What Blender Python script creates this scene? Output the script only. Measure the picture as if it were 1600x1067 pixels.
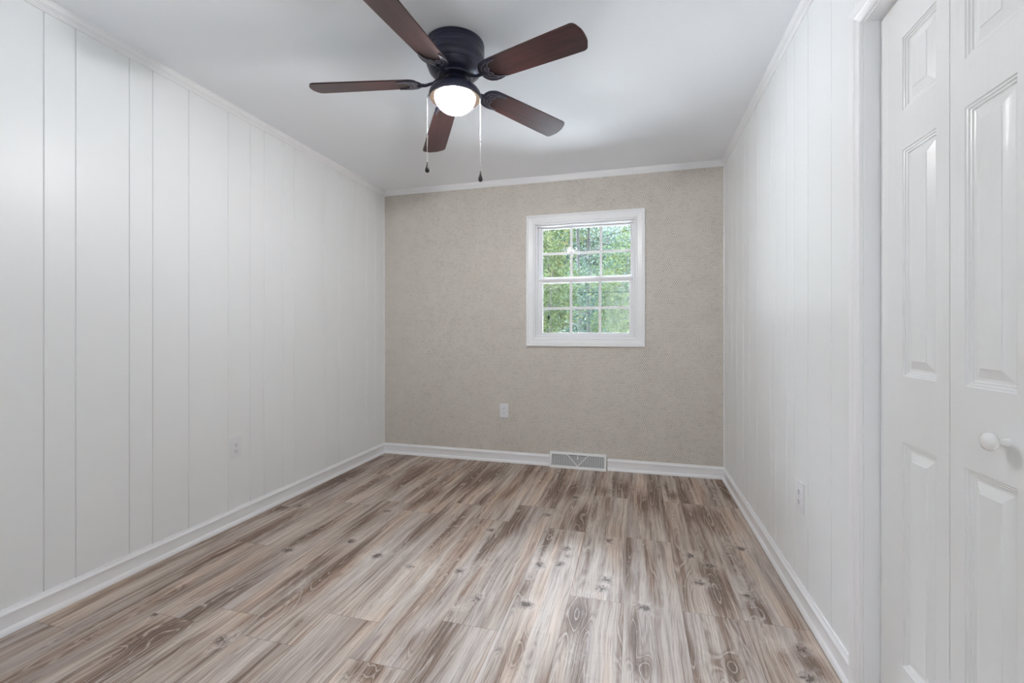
import bpy, bmesh, math, random
import numpy as np
from mathutils import Vector, Matrix

for o in list(bpy.data.objects):
    bpy.data.objects.remove(o)
S = bpy.context.scene
COL = S.collection
R = math.radians

# ---------------------------------------------------------------- camera
CH = 1.121
YAW = math.atan(192 / 704.0)
cam_d = bpy.data.cameras.new('camera')
cam = bpy.data.objects.new('camera', cam_d)
COL.objects.link(cam)
cam_d.sensor_fit = 'HORIZONTAL'
cam_d.sensor_width = 36.0
cam_d.lens = 704.0 / 1600 * 36.0
cam_d.shift_y = -(533.5 - 519.6) / 1600
cam_d.clip_start = 0.02
cam_d.clip_end = 400
cam.location = (0, 0, CH)
cam.rotation_euler = (R(90), 0, YAW)
S.camera = cam

# ---------------------------------------------------------------- world (bright overcast sky)
W = bpy.data.worlds.new('sky')
S.world = W
W.use_nodes = True
SKY_HIGH = 60.0             # brightness of the overcast sky well above the tree tops
nt = W.node_tree
nt.nodes.clear()
wo = nt.nodes.new('ShaderNodeOutputWorld')
bg = nt.nodes.new('ShaderNodeBackground')
tc = nt.nodes.new('ShaderNodeTexCoord')
sp = nt.nodes.new('ShaderNodeSeparateXYZ')
rp = nt.nodes.new('ShaderNodeValToRGB')
nt.links.new(tc.outputs['Generated'], sp.inputs[0])
nt.links.new(sp.outputs['Z'], rp.inputs[0])
rp.color_ramp.elements[0].position = 0.0
rp.color_ramp.elements[0].color = (.74, .90, .93, 1)
rp.color_ramp.elements[1].position = 0.62
rp.color_ramp.elements[1].color = (SKY_HIGH * .90, SKY_HIGH * .97, SKY_HIGH * 1.12, 1)
e = rp.color_ramp.elements.new(0.30)
e.color = (.80, .99, 1.0, 1)
nt.links.new(rp.outputs[0], bg.inputs[0])
bg.inputs[1].default_value = 1.15
nt.links.new(bg.outputs[0], wo.inputs[0])

# ---------------------------------------------------------------- added fill light, unseen, behind the camera's doorway
def area(name, loc, rot, sx, sy, power, col):
    d = bpy.data.lights.new(name, 'AREA')
    d.shape = 'RECTANGLE'
    d.size, d.size_y = sx, sy
    d.energy = power
    d.color = col
    o = bpy.data.objects.new(name, d)
    o.location = loc
    o.rotation_euler = rot
    COL.objects.link(o)
    return o
FILL_POWER = 24.0
area('fill_light', (-.30, -.55, 1.35), (R(112), 0, R(180)), .7, .5, FILL_POWER, (.93, .97, 1.0))
po = area('window_portal', (-.408, 3.86, 1.56), (R(90), 0, 0), .84, .98, 1, (1, 1, 1))
po.data.cycles.is_portal = True
BULB_POWER = 1680.0          # emission of the fan's bulb

# ---------------------------------------------------------------- exposure
S.view_settings.view_transform = 'Standard'
S.view_settings.look = 'None'
S.view_settings.gamma = 1
S.view_settings.use_curve_mapping = False
S.view_settings.exposure = 0.0
S.cycles.max_bounces = 14
S.cycles.diffuse_bounces = 10
S.cycles.transparent_max_bounces = 12
S.cycles.sample_clamp_indirect = 20
S.cycles.caustics_reflective = False
S.cycles.caustics_refractive = False

# ================================================================ node helpers
def new_mat(name):
    m = bpy.data.materials.new(name)
    m.use_nodes = True
    n = m.node_tree
    n.nodes.clear()
    out = n.nodes.new('ShaderNodeOutputMaterial')
    b = n.nodes.new('ShaderNodeBsdfPrincipled')
    n.links.new(b.outputs[0], out.inputs[0])
    return m, n, b, out

def N(n, t, **kw):
    x = n.nodes.new(t)
    for k, v in kw.items():
        setattr(x, k, v)
    return x

def setin(n, sock, v):
    if isinstance(v, bpy.types.NodeSocket):
        n.links.new(v, sock)
    else:
        sock.default_value = v

def mth(n, op, a, b=None, c=None, clamp=False):
    x = N(n, 'ShaderNodeMath', operation=op, use_clamp=clamp)
    setin(n, x.inputs[0], a)
    if b is not None: setin(n, x.inputs[1], b)
    if c is not None: setin(n, x.inputs[2], c)
    return x.outputs[0]

def sstep(n, v, lo, hi, a=0.0, b=1.0):
    x = N(n, 'ShaderNodeMapRange', interpolation_type='SMOOTHSTEP')
    setin(n, x.inputs['Value'], v)
    x.inputs['From Min'].default_value = lo
    x.inputs['From Max'].default_value = hi
    x.inputs['To Min'].default_value = a
    x.inputs['To Max'].default_value = b
    return x.outputs[0]

def mixc(n, f, a, b, mode='MIX'):
    x = N(n, 'ShaderNodeMix', data_type='RGBA', blend_type=mode)
    setin(n, x.inputs[0], f)
    for s, v in ((x.inputs[6], a), (x.inputs[7], b)):
        if isinstance(v, bpy.types.NodeSocket): n.links.new(v, s)
        else: s.default_value = (*v, 1) if len(v) == 3 else v
    return x.outputs[2]

def noise(n, vec, scale=1, detail=2, rough=.5, dist=0):
    x = N(n, 'ShaderNodeTexNoise')
    n.links.new(vec, x.inputs['Vector'])
    x.inputs['Scale'].default_value = scale
    x.inputs['Detail'].default_value = detail
    x.inputs['Roughness'].default_value = rough
    x.inputs['Distortion'].default_value = dist
    return x.outputs['Fac']

def scaled(n, vec, s, off=(0, 0, 0)):
    x = N(n, 'ShaderNodeMapping')
    n.links.new(vec, x.inputs[0])
    x.inputs['Scale'].default_value = s
    x.inputs['Location'].default_value = off
    return x.outputs[0]

def bump(n, b, h, strength, dist):
    x = N(n, 'ShaderNodeBump')
    x.inputs['Strength'].default_value = strength
    x.inputs['Distance'].default_value = dist
    n.links.new(h, x.inputs['Height'])
    n.links.new(x.outputs[0], b.inputs['Normal'])

def objco(n):
    return N(n, 'ShaderNodeTexCoord').outputs['Object']

# ================================================================ materials
def paint(name, col, rough, bumps=(30, .12, .0006), spec=.5, second=None):
    m, n, b, o = new_mat(name)
    b.inputs['Base Color'].default_value = (*col, 1)
    b.inputs['Roughness'].default_value = rough
    b.inputs['Specular IOR Level'].default_value = spec
    if bumps:
        h = noise(n, objco(n), bumps[0], 3, .5)
        if second:
            h2 = noise(n, scaled(n, objco(n), second[0]), 1, 4, .6)
            h = mth(n, 'ADD', h, mth(n, 'MULTIPLY', h2, second[1]))
        bump(n, b, h, bumps[1], bumps[2])
    return m

M = {}
M['wall_paint'] = paint('wall_paint', (.845, .86, .865), .38, (22, .25, .0016), .4, ((1.5, 30, 60), .25))
M['trim_paint'] = paint('trim_paint', (.88, .885, .90), .28, (40, .10, .0008))
M['door_paint'] = paint('door_paint', (.82, .83, .83), .30, (60, .35, .0010), .5, ((10, 75, 3.0), 2.4))
M['ceiling_paint'] = paint('ceiling_paint', (.89, .912, .945), .75, (140, .35, .0012), .2)
M['plastic'] = paint('plastic', (.81, .815, .84), .3, None)
M['knob_paint'] = paint('knob_paint', (.84, .84, .83), .18, None)
M['vinyl'] = paint('vinyl', (.86, .865, .885), .35, None)
M['dark_slot'] = paint('dark_slot', (.03, .03, .03), .6, None)
M['register_metal'] = paint('register_metal', (.84, .85, .85), .35, None)
M['register_dark'] = paint('register_dark', (.13, .14, .15), .6, None)
M['screw'] = paint('screw', (.7, .7, .7), .3, None)

def metal_bronze():
    m, n, b, o = new_mat('bronze')
    co = objco(n)
    c = mixc(n, noise(n, co, 18, 3), (.013, .026, .068), (.042, .034, .052))
    n.links.new(c, b.inputs['Base Color'])
    b.inputs['Metallic'].default_value = .35
    b.inputs['Roughness'].default_value = .36
    b.inputs['Coat Weight'].default_value = .3
    b.inputs['Coat Roughness'].default_value = .3
    return m
M['bronze'] = metal_bronze()
def ridge_metal():
    m, n, b, o = new_mat('antique_ridge')
    b.inputs['Base Color'].default_value = (.30, .29, .32, 1)
    b.inputs['Metallic'].default_value = .5
    b.inputs['Roughness'].default_value = .35
    return m
M['ridge'] = ridge_metal()
def chain_metal():
    m, n, b, o = new_mat('chain_metal')
    b.inputs['Base Color'].default_value = (.42, .40, .39, 1)
    b.inputs['Metallic'].default_value = .6
    b.inputs['Roughness'].default_value = .35
    return m
M['chain'] = chain_metal()
M['lip'] = paint('lip', (.0045, .0034, .0026), .9, None, 0)
M['black_fob'] = paint('black_fob', (.012, .012, .014), .25, None)

def blade_wood():
    m, n, b, o = new_mat('mahogany')
    co = objco(n)
    s = noise(n, scaled(n, co, (4, 60, 10)), 1, 4, .6, .3)
    f = noise(n, scaled(n, co, (14, 380, 30)), 1, 2, .6)
    c = mixc(n, sstep(n, s, .32, .68), (.024, .0075, .0085), (.062, .019, .018))
    c = mixc(n, mth(n, 'MULTIPLY', f, .5), c, (.02, .006, .007))
    n.links.new(c, b.inputs['Base Color'])
    b.inputs['Roughness'].default_value = .34
    b.inputs['Specular IOR Level'].default_value = .55
    bump(n, b, f, .15, .0004)
    return m
M['mahogany'] = blade_wood()

def bulb_mat():
    m = bpy.data.materials.new('lit_bulb')
    m.use_nodes = True
    n = m.node_tree
    n.nodes.clear()
    out = n.nodes.new('ShaderNodeOutputMaterial')
    e = n.nodes.new('ShaderNodeEmission')
    e.inputs[0].default_value = (.965, .975, 1.0, 1)
    e.inputs[1].default_value = BULB_POWER
    n.links.new(e.outputs[0], out.inputs[0])
    return m
M['bulb'] = bulb_mat()

def frosted():
    m = bpy.data.materials.new('frosted_glass')
    m.use_nodes = True
    n = m.node_tree
    n.nodes.clear()
    out = n.nodes.new('ShaderNodeOutputMaterial')
    tr = n.nodes.new('ShaderNodeBsdfTransparent')
    tr.inputs[0].default_value = (1, .98, .95, 1)
    tl = n.nodes.new('ShaderNodeBsdfTranslucent')
    tl.inputs[0].default_value = (.9, .88, .84, 1)
    gl = n.nodes.new('ShaderNodeBsdfGlossy')
    gl.inputs['Roughness'].default_value = .15
    m1 = n.nodes.new('ShaderNodeMixShader')
    m1.inputs[0].default_value = .5
    n.links.new(tr.outputs[0], m1.inputs[1])
    n.links.new(tl.outputs[0], m1.inputs[2])
    m2 = n.nodes.new('ShaderNodeMixShader')
    m2.inputs[0].default_value = .04
    n.links.new(m1.outputs[0], m2.inputs[1])
    n.links.new(gl.outputs[0], m2.inputs[2])
    n.links.new(m2.outputs[0], out.inputs[0])
    return m
M['frosted'] = frosted()

def pane_glass():
    m = bpy.data.materials.new('window_glass')
    m.use_nodes = True
    n = m.node_tree
    n.nodes.clear()
    out = n.nodes.new('ShaderNodeOutputMaterial')
    tr = n.nodes.new('ShaderNodeBsdfTransparent')
    tr.inputs[0].default_value = (.97, .985, .98, 1)
    gl = n.nodes.new('ShaderNodeBsdfGlossy')
    gl.inputs['Roughness'].default_value = .02
    fr = n.nodes.new('ShaderNodeFresnel')
    fr.inputs[0].default_value = 1.5
    mx = n.nodes.new('ShaderNodeMixShader')
    n.links.new(fr.outputs[0], mx.inputs[0])
    n.links.new(tr.outputs[0], mx.inputs[1])
    n.links.new(gl.outputs[0], mx.inputs[2])
    n.links.new(mx.outputs[0], out.inputs[0])
    return m
M['glass'] = pane_glass()

def wallpaper():
    m, n, b, o = new_mat('wallpaper')
    co = objco(n)
    sx = N(n, 'ShaderNodeSeparateXYZ')
    n.links.new(co, sx.inputs[0])
    # staggered rows of small oval beads: pitch 14.5 mm, rows 12.6 mm
    px, rz = .0145, .0126
    w1 = noise(n, co, 25, 2)
    zz = mth(n, 'DIVIDE', sx.outputs['Z'], rz)
    row = mth(n, 'FLOOR', zz)
    fz = mth(n, 'SUBTRACT', mth(n, 'FRACT', zz), .5)
    odd = mth(n, 'MULTIPLY', mth(n, 'MODULO', row, 2), .5)
    xx = mth(n, 'ADD', mth(n, 'DIVIDE', sx.outputs['X'], px), odd)
    xx = mth(n, 'ADD', xx, mth(n, 'MULTIPLY', w1, .9))
    cell = mth(n, 'FLOOR', xx)
    fx = mth(n, 'SUBTRACT', mth(n, 'FRACT', xx), .5)
    d = mth(n, 'SQRT', mth(n, 'ADD', mth(n, 'MULTIPLY', fx, mth(n, 'MULTIPLY', fx, 1.15)), mth(n, 'MULTIPLY', fz, mth(n, 'MULTIPLY', fz, .75))))
    cv = N(n, 'ShaderNodeCombineXYZ')
    n.links.new(cell, cv.inputs[0]); n.links.new(row, cv.inputs[1])
    wn = N(n, 'ShaderNodeTexWhiteNoise', noise_dimensions='3D')
    n.links.new(cv.outputs[0], wn.inputs['Vector'])
    rnd = wn.outputs['Value']
    big = noise(n, co, 3.5, 3, .6)
    gap = sstep(n, d, .33, .50)
    col = mixc(n, rnd, (.69, .64, .58), (.84, .80, .745))
    dark = mixc(n, mth(n, 'POWER', rnd, 3), (.36, .32, .28), (.09, .078, .07))
    amt = mth(n, 'MULTIPLY', gap, sstep(n, mth(n, 'ADD', mth(n, 'MULTIPLY', rnd, .9), mth(n, 'MULTIPLY', big, .6)), .35, 1.20, .48, 1.0))
    c = mixc(n, amt, col, dark)
    # width of the paper drops and slight mottling
    mot = noise(n, co, 9, 4, .65)
    c = mixc(n, mth(n, 'MULTIPLY', sstep(n, mot, .35, .75), .22), c, (.78, .74, .69))
    n.links.new(c, b.inputs['Base Color'])
    b.inputs['Roughness'].default_value = .7
    b.inputs['Specular IOR Level'].default_value = .25
    h = mth(n, 'MULTIPLY', gap, -1)
    bump(n, b, h, .35, .0012)
    return m
M['wallpaper'] = wallpaper()

def floor_mat():
    m, n, b, o = new_mat('oak_planks')
    uv0 = N(n, 'ShaderNodeAttribute', attribute_name='grain').outputs['Vector']     # metres across, metres along, plank seed
    ed = N(n, 'ShaderNodeSeparateXYZ')
    n.links.new(N(n, 'ShaderNodeAttribute', attribute_name='edge').outputs['Vector'], ed.inputs[0])
    pt = N(n, 'ShaderNodeSeparateXYZ')
    n.links.new(N(n, 'ShaderNodeAttribute', attribute_name='figure').outputs['Vector'], pt.inputs[0])
    dark, light, knot = pt.outputs[0], pt.outputs[1], pt.outputs[2]
    # the grain wanders sideways, more so beside a knot
    w1 = noise(n, scaled(n, uv0, (5, 2.2, 3)), 1, 2, .5)
    w2 = noise(n, scaled(n, uv0, (22, 9, 3), (5, 5, 5)), 1, 2, .5)
    sh = mth(n, 'ADD', mth(n, 'MULTIPLY', mth(n, 'SUBTRACT', w1, .5), .030), mth(n, 'MULTIPLY', mth(n, 'SUBTRACT', w2, .5), .007))
    sh = mth(n, 'ADD', sh, mth(n, 'MULTIPLY', knot, .016))
    cb = N(n, 'ShaderNodeCombineXYZ'); n.links.new(sh, cb.inputs[0])
    av = N(n, 'ShaderNodeVectorMath', operation='ADD')
    n.links.new(uv0, av.inputs[0]); n.links.new(cb.outputs[0], av.inputs[1])
    uv = av.outputs[0]
    s1 = noise(n, scaled(n, uv, (12, .85, 5)), 1, 2, .5)
    s2 = noise(n, scaled(n, uv, (48, 1.6, 9), (4, 8, 1)), 1, 2, .55)
    s3 = noise(n, scaled(n, uv, (240, 6, 3)), 1, 2, .7)
    s5 = noise(n, scaled(n, uv, (120, 2.2, 6), (7, 1, 2)), 1, 2, .6)
    s4 = noise(n, scaled(n, uv0, (45, 26, 7), (9, 2, 2)), 1, 4, .7, .8)
    cross = noise(n, scaled(n, uv0, (7, 210, 3)), 1, 2, .6)
    hue = noise(n, scaled(n, uv, (9, 1.1, 4), (3, 3, 3)), 1, 2)
    tone = mth(n, 'ADD', mth(n, 'ADD', mth(n, 'MULTIPLY', s1, .54), mth(n, 'MULTIPLY', s2, .46)), mth(n, 'MULTIPLY', mth(n, 'SUBTRACT', s5, .5), .20))
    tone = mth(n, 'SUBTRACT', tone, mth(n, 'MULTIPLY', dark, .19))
    tone = mth(n, 'ADD', tone, mth(n, 'MULTIPLY', light, .06))
    cr = N(n, 'ShaderNodeValToRGB')
    n.links.new(tone, cr.inputs[0])
    E_ = cr.color_ramp.elements
    E_[0].position = .33; E_[0].color = (.150, .098, .070, 1)
    E_[1].position = .66; E_[1].color = (.66, .60, .55, 1)
    for p_, c_ in ((.385, (.235, .165, .125)), (.43, (.36, .285, .238)), (.485, (.475, .402, .350)), (.57, (.575, .508, .455))):
        e_ = E_.new(p_); e_.color = (*c_, 1)
    c = cr.outputs[0]
    c = mixc(n, sstep(n, hue, .50, .66, 0, .55), c, mixc(n, 1.0, c, (1.13, .95, .80), 'MULTIPLY'))
    c = mixc(n, sstep(n, hue, .50, .36, 0, .55), c, mixc(n, 1.0, c, (.90, .93, 1.02), 'MULTIPLY'))
    # growth rings: pale lines in the brown heartwood, fainter elsewhere
    rn = noise(n, scaled(n, uv, (10, .75, 3), (1, 5, 7)), 1, 1, .4)
    ph = mth(n, 'ADD', mth(n, 'ADD', mth(n, 'MULTIPLY', dark, 2.2), mth(n, 'MULTIPLY', knot, 2.2)), mth(n, 'MULTIPLY', rn, 17.0))
    fr = mth(n, 'ABSOLUTE', mth(n, 'SUBTRACT', mth(n, 'FRACT', ph), .5))
    ring = mth(n, 'SUBTRACT', 1.0, sstep(n, fr, .02, .09))
    dring = mth(n, 'MULTIPLY', sstep(n, fr, .09, .16), mth(n, 'SUBTRACT', 1.0, sstep(n, fr, .20, .34)))
    heart = sstep(n, tone, .50, .40)
    c = mixc(n, mth(n, 'MULTIPLY', dring, mth(n, 'MULTIPLY', sstep(n, tone, .60, .42), .42)), c, (.14, .098, .078))
    c = mixc(n, mth(n, 'MULTIPLY', ring, mth(n, 'MULTIPLY', sstep(n, s4, .30, .55, .35, 1), sstep(n, tone, .54, .40, .10, .70))), c, (.60, .53, .475))
    # lime-washed pale patches, pores and saw marks
    c = mixc(n, mth(n, 'MULTIPLY', light, sstep(n, s4, .40, .62, .15, .8)), c, (.74, .70, .665))
    c = mixc(n, sstep(n, s3, .50, .72, 0, .55), c, (.17, .125, .10))
    c = mixc(n, sstep(n, s3, .48, .26, 0, .22), c, (.74, .69, .64))
    c = mixc(n, sstep(n, s5, .53, .66, 0, .42), c, (.23, .17, .14))
    c = mixc(n, mth(n, 'MULTIPLY', sstep(n, s4, .55, .75), .25), c, (.70, .665, .64))
    c = mixc(n, sstep(n, cross, .58, .75, 0, .20), c, (.26, .21, .18))
    # knots
    kd = noise(n, scaled(n, uv0, (38, 30, 7), (2, 2, 2)), 1, 4, .65, 1.2)
    kv = mth(n, 'ADD', mth(n, 'POWER', knot, .7), mth(n, 'MULTIPLY', mth(n, 'SUBTRACT', kd, .5), 1.9))
    kv = mth(n, 'MULTIPLY', kv, sstep(n, knot, .02, .2))
    c = mixc(n, sstep(n, kv, .35, .62, 0, .45), c, (.26, .205, .18))
    c = mixc(n, sstep(n, kv, .66, .95, 0, .8), c, (.075, .055, .048))
    # plank seams
    seam = mth(n, 'MINIMUM', ed.outputs[0], ed.outputs[1])
    sm = sstep(n, seam, .0004, .0018, .5, 0)
    c = mixc(n, sm, c, (.09, .065, .05))
    c = mixc(n, 1.0, c, mixc(n, ed.outputs[2], (.93, .905, .885), (1.01, .985, .955)), 'MULTIPLY')
    n.links.new(c, b.inputs['Base Color'])
    n.links.new(sstep(n, s3, .3, .7, .50, .64), b.inputs['Roughness'])
    b.inputs['Specular IOR Level'].default_value = .42
    h = mth(n, 'SUBTRACT', mth(n, 'MULTIPLY', s3, -.35), sm)
    bump(n, b, h, .30, .0008)
    return m
M['floor'] = floor_mat()

def leaf_mat(name, c1, c2, c3):
    m = bpy.data.materials.new(name)
    m.use_nodes = True
    n = m.node_tree
    n.nodes.clear()
    out = n.nodes.new('ShaderNodeOutputMaterial')
    co = N(n, 'ShaderNodeTexCoord').outputs['Object']
    wn = noise(n, co, 5.5, 3, .7)
    w2 = noise(n, co, 1.1, 2, .5)
    c = mixc(n, sstep(n, wn, .38, .62), c1, c2)
    c = mixc(n, sstep(n, w2, .52, .68), c, c3)
    d = N(n, 'ShaderNodeBsdfDiffuse'); t = N(n, 'ShaderNodeBsdfTranslucent')
    n.links.new(c, d.inputs[0]); n.links.new(c, t.inputs[0])
    mx = N(n, 'ShaderNodeMixShader')
    mx.inputs[0].default_value = .45
    n.links.new(d.outputs[0], mx.inputs[1]); n.links.new(t.outputs[0], mx.inputs[2])
    n.links.new(mx.outputs[0], out.inputs[0])
    return m
M['leaf_green'] = leaf_mat('leaf_green', (0.0166, 0.0252, 0.0101), (0.0374, 0.0490, 0.0245), (0.0439, 0.0490, 0.0230))
M['leaf_yellow'] = leaf_mat('leaf_yellow', (0.0245, 0.0310, 0.0115), (0.0504, 0.0554, 0.0245), (0.0583, 0.0533, 0.0259))
M['leaf_cool'] = leaf_mat('leaf_cool', (0.0180, 0.0310, 0.0230), (0.0389, 0.0554, 0.0439), (0.0403, 0.0504, 0.0310))
def bark_mat():
    m, n, b, o = new_mat('bark')
    c = mixc(n, noise(n, scaled(n, objco(n), (9, 9, 1.5)), 1, 4), (.007, .0075, .006), (.020, .021, .018))
    n.links.new(c, b.inputs['Base Color'])
    b.inputs['Roughness'].default_value = .9
    return m
M['bark'] = bark_mat()
def ground_mat():
    m, n, b, o = new_mat('grass_ground')
    c = mixc(n, noise(n, objco(n), 1.2, 6, .7), (.36, .38, .35), (.50, .50, .49))
    n.links.new(c, b.inputs['Base Color'])
    b.inputs['Roughness'].default_value = .95
    return m
M['ground'] = ground_mat()
M['cable'] = paint('cable', (.004, .005, .006), .95, None, 0)
M['eave'] = paint('eave', (.8, .8, .78), .6, None)

# ================================================================ mesh helpers
def obj(name, bm, mat, parent=None, smooth=None, recalc=True):
    me = bpy.data.meshes.new(name)
    if recalc:
        bmesh.ops.recalc_face_normals(bm, faces=bm.faces[:])
    bm.to_mesh(me)
    bm.free()
    o = bpy.data.objects.new(name, me)
    if mat is not None:
        me.materials.append(M[mat] if isinstance(mat, str) else mat)
    if smooth is not None:
        for p in me.polygons: p.use_smooth = True
        if smooth < 179:
            me.set_sharp_from_angle(angle=R(smooth))
    COL.objects.link(o)
    if parent is not None: o.parent = parent
    return o

def thing(name, label, cat, loc=(0, 0, 0), rot=(0, 0, 0), group=None):
    o = bpy.data.objects.new(name, None)
    o.empty_display_size = .1
    COL.objects.link(o)
    o.location = loc
    o.rotation_euler = rot
    o['label'] = label
    o['category'] = cat
    if group: o['group'] = group
    return o

def tag(o, label, cat, group=None):
    o['label'] = label; o['category'] = cat
    if group: o['group'] = group
    return o

def struct(o):
    o['kind'] = 'structure'
    return o

def box(bm, x0, x1, y0, y1, z0, z1, bev=0, seg=2, mi=None):
    r = bmesh.ops.create_cube(bm, size=1, matrix=Matrix.Translation(((x0 + x1) / 2, (y0 + y1) / 2, (z0 + z1) / 2)) @ Matrix.Diagonal((x1 - x0, y1 - y0, z1 - z0, 1)))
    if bev:
        es = {e for v in r['verts'] for e in v.link_edges}
        bmesh.ops.bevel(bm, geom=list(es), offset=bev, segments=seg, affect='EDGES', profile=.5)
    return bm

def lathe(bm, prof, center=(0, 0, 0), seg=48, axis='Z'):
    rings = []
    for r, z in prof:
        if r < 1e-6:
            rings.append([bm.verts.new((center[0], center[1], center[2] + z))])
        else:
            rings.append([bm.verts.new((center[0] + r * math.cos(2 * math.pi * i / seg), center[1] + r * math.sin(2 * math.pi * i / seg), center[2] + z)) for i in range(seg)])
    for a, b in zip(rings, rings[1:]):
        for i in range(seg):
            j = (i + 1) % seg
            if len(a) == 1 and len(b) == 1: continue
            if len(a) == 1: bm.faces.new((a[0], b[i], b[j]))
            elif len(b) == 1: bm.faces.new((a[i], b[0], a[j]))
            else: bm.faces.new((a[i], b[i], b[j], a[j]))
    return bm

def tube(bm, pts, rad, seg=8, cap=True):
    pts = [Vector(p) for p in pts]
    rads = rad if isinstance(rad, (list, tuple)) else [rad] * len(pts)
    rings = []
    up = Vector((0, 0, 1))
    for i, p in enumerate(pts):
        t = (pts[min(i + 1, len(pts) - 1)] - pts[max(i - 1, 0)]).normalized()
        a = t.cross(up)
        if a.length < 1e-3: a = t.cross(Vector((1, 0, 0)))
        a.normalize()
        b2 = t.cross(a).normalized()
        rings.append([bm.verts.new(p + rads[i] * (math.cos(2 * math.pi * k / seg) * a + math.sin(2 * math.pi * k / seg) * b2)) for k in range(seg)])
    for r0, r1 in zip(rings, rings[1:]):
        for k in range(seg):
            bm.faces.new((r0[k], r0[(k + 1) % seg], r1[(k + 1) % seg], r1[k]))
    if cap:
        bm.faces.new(rings[0]); bm.faces.new(rings[-1])
    return bm

def prism(bm, poly, z0, z1, mat=None):
    """poly: xy outline, extruded z0..z1"""
    lo = [bm.verts.new((x, y, z0)) for x, y in poly]
    hi = [bm.verts.new((x, y, z1)) for x, y in poly]
    k = len(poly)
    bm.faces.new(lo); bm.faces.new(hi)
    for i in range(k):
        bm.faces.new((lo[i], lo[(i + 1) % k], hi[(i + 1) % k], hi[i]))
    if mat is not None:
        bmesh.ops.transform(bm, matrix=mat, verts=lo + hi)
    return bm

def sweep(bm, prof, p0, p1, nrm, up=(0, 0, 1), m0=0, m1=0):
    """prof: (out, height) closed outline; along p0->p1; nrm = outward; m0/m1 mitre factor (shift along path per unit out)"""
    p0, p1, nrm, up = Vector(p0), Vector(p1), Vector(nrm), Vector(up)
    t = (p1 - p0).normalized()
    A = [bm.verts.new(p0 + nrm * a + up * b + t * (m0 * a)) for a, b in prof]
    B = [bm.verts.new(p1 + nrm * a + up * b - t * (m1 * a)) for a, b in prof]
    k = len(prof)
    bm.faces.new(A); bm.faces.new(B)
    for i in range(k):
        bm.faces.new((A[i], A[(i + 1) % k], B[(i + 1) % k], B[i]))
    return bm

def picture_frame(bm, x0, x1, z0, z1, prof, origin, ax, az, out, sides='LTRB'):
    """mitred casing round an opening x0..x1,z0..z1. prof (w,t): w outward from the opening, t off the wall."""
    O, ax, az, out = Vector(origin), Vector(ax), Vector(az), Vector(out)
    def P(x, z, t): return bm.verts.new(O + ax * x + az * z + out * t)
    cs = {'L': ((x0, z0, -1, -1), (x0, z1, -1, 1)), 'T': ((x0, z1, -1, 1), (x1, z1, 1, 1)),
          'R': ((x1, z1, 1, 1), (x1, z0, 1, -1)), 'B': ((x1, z0, 1, -1), (x0, z0, -1, -1))}
    for s in sides:
        a, b = cs[s]
        def ring(c, end):
            r = []
            for w, t in prof:
                dx, dz = c[2] * w, c[3] * w
                if s in 'LR' and 'B' not in sides and c[3] < 0: dz = 0
                r.append(P(c[0] + dx, c[1] + dz, t))
            return r
        A, B = ring(a, 0), ring(b, 1)
        k = len(prof)
        bm.faces.new(A); bm.faces.new(B)
        for i in range(k):
            bm.faces.new((A[i], A[(i + 1) % k], B[(i + 1) % k], B[i]))
    return bm

# ================================================================ room
XL, XR, YB, YF, H = -2.262, .660, 3.752, 0.0, 2.44
D0, D1, DH = .350, 1.572, 2.046           # closet opening
WX0, WX1, WZ0, WZ1 = -.830, .014, 1.070, 2.048   # window opening

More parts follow.
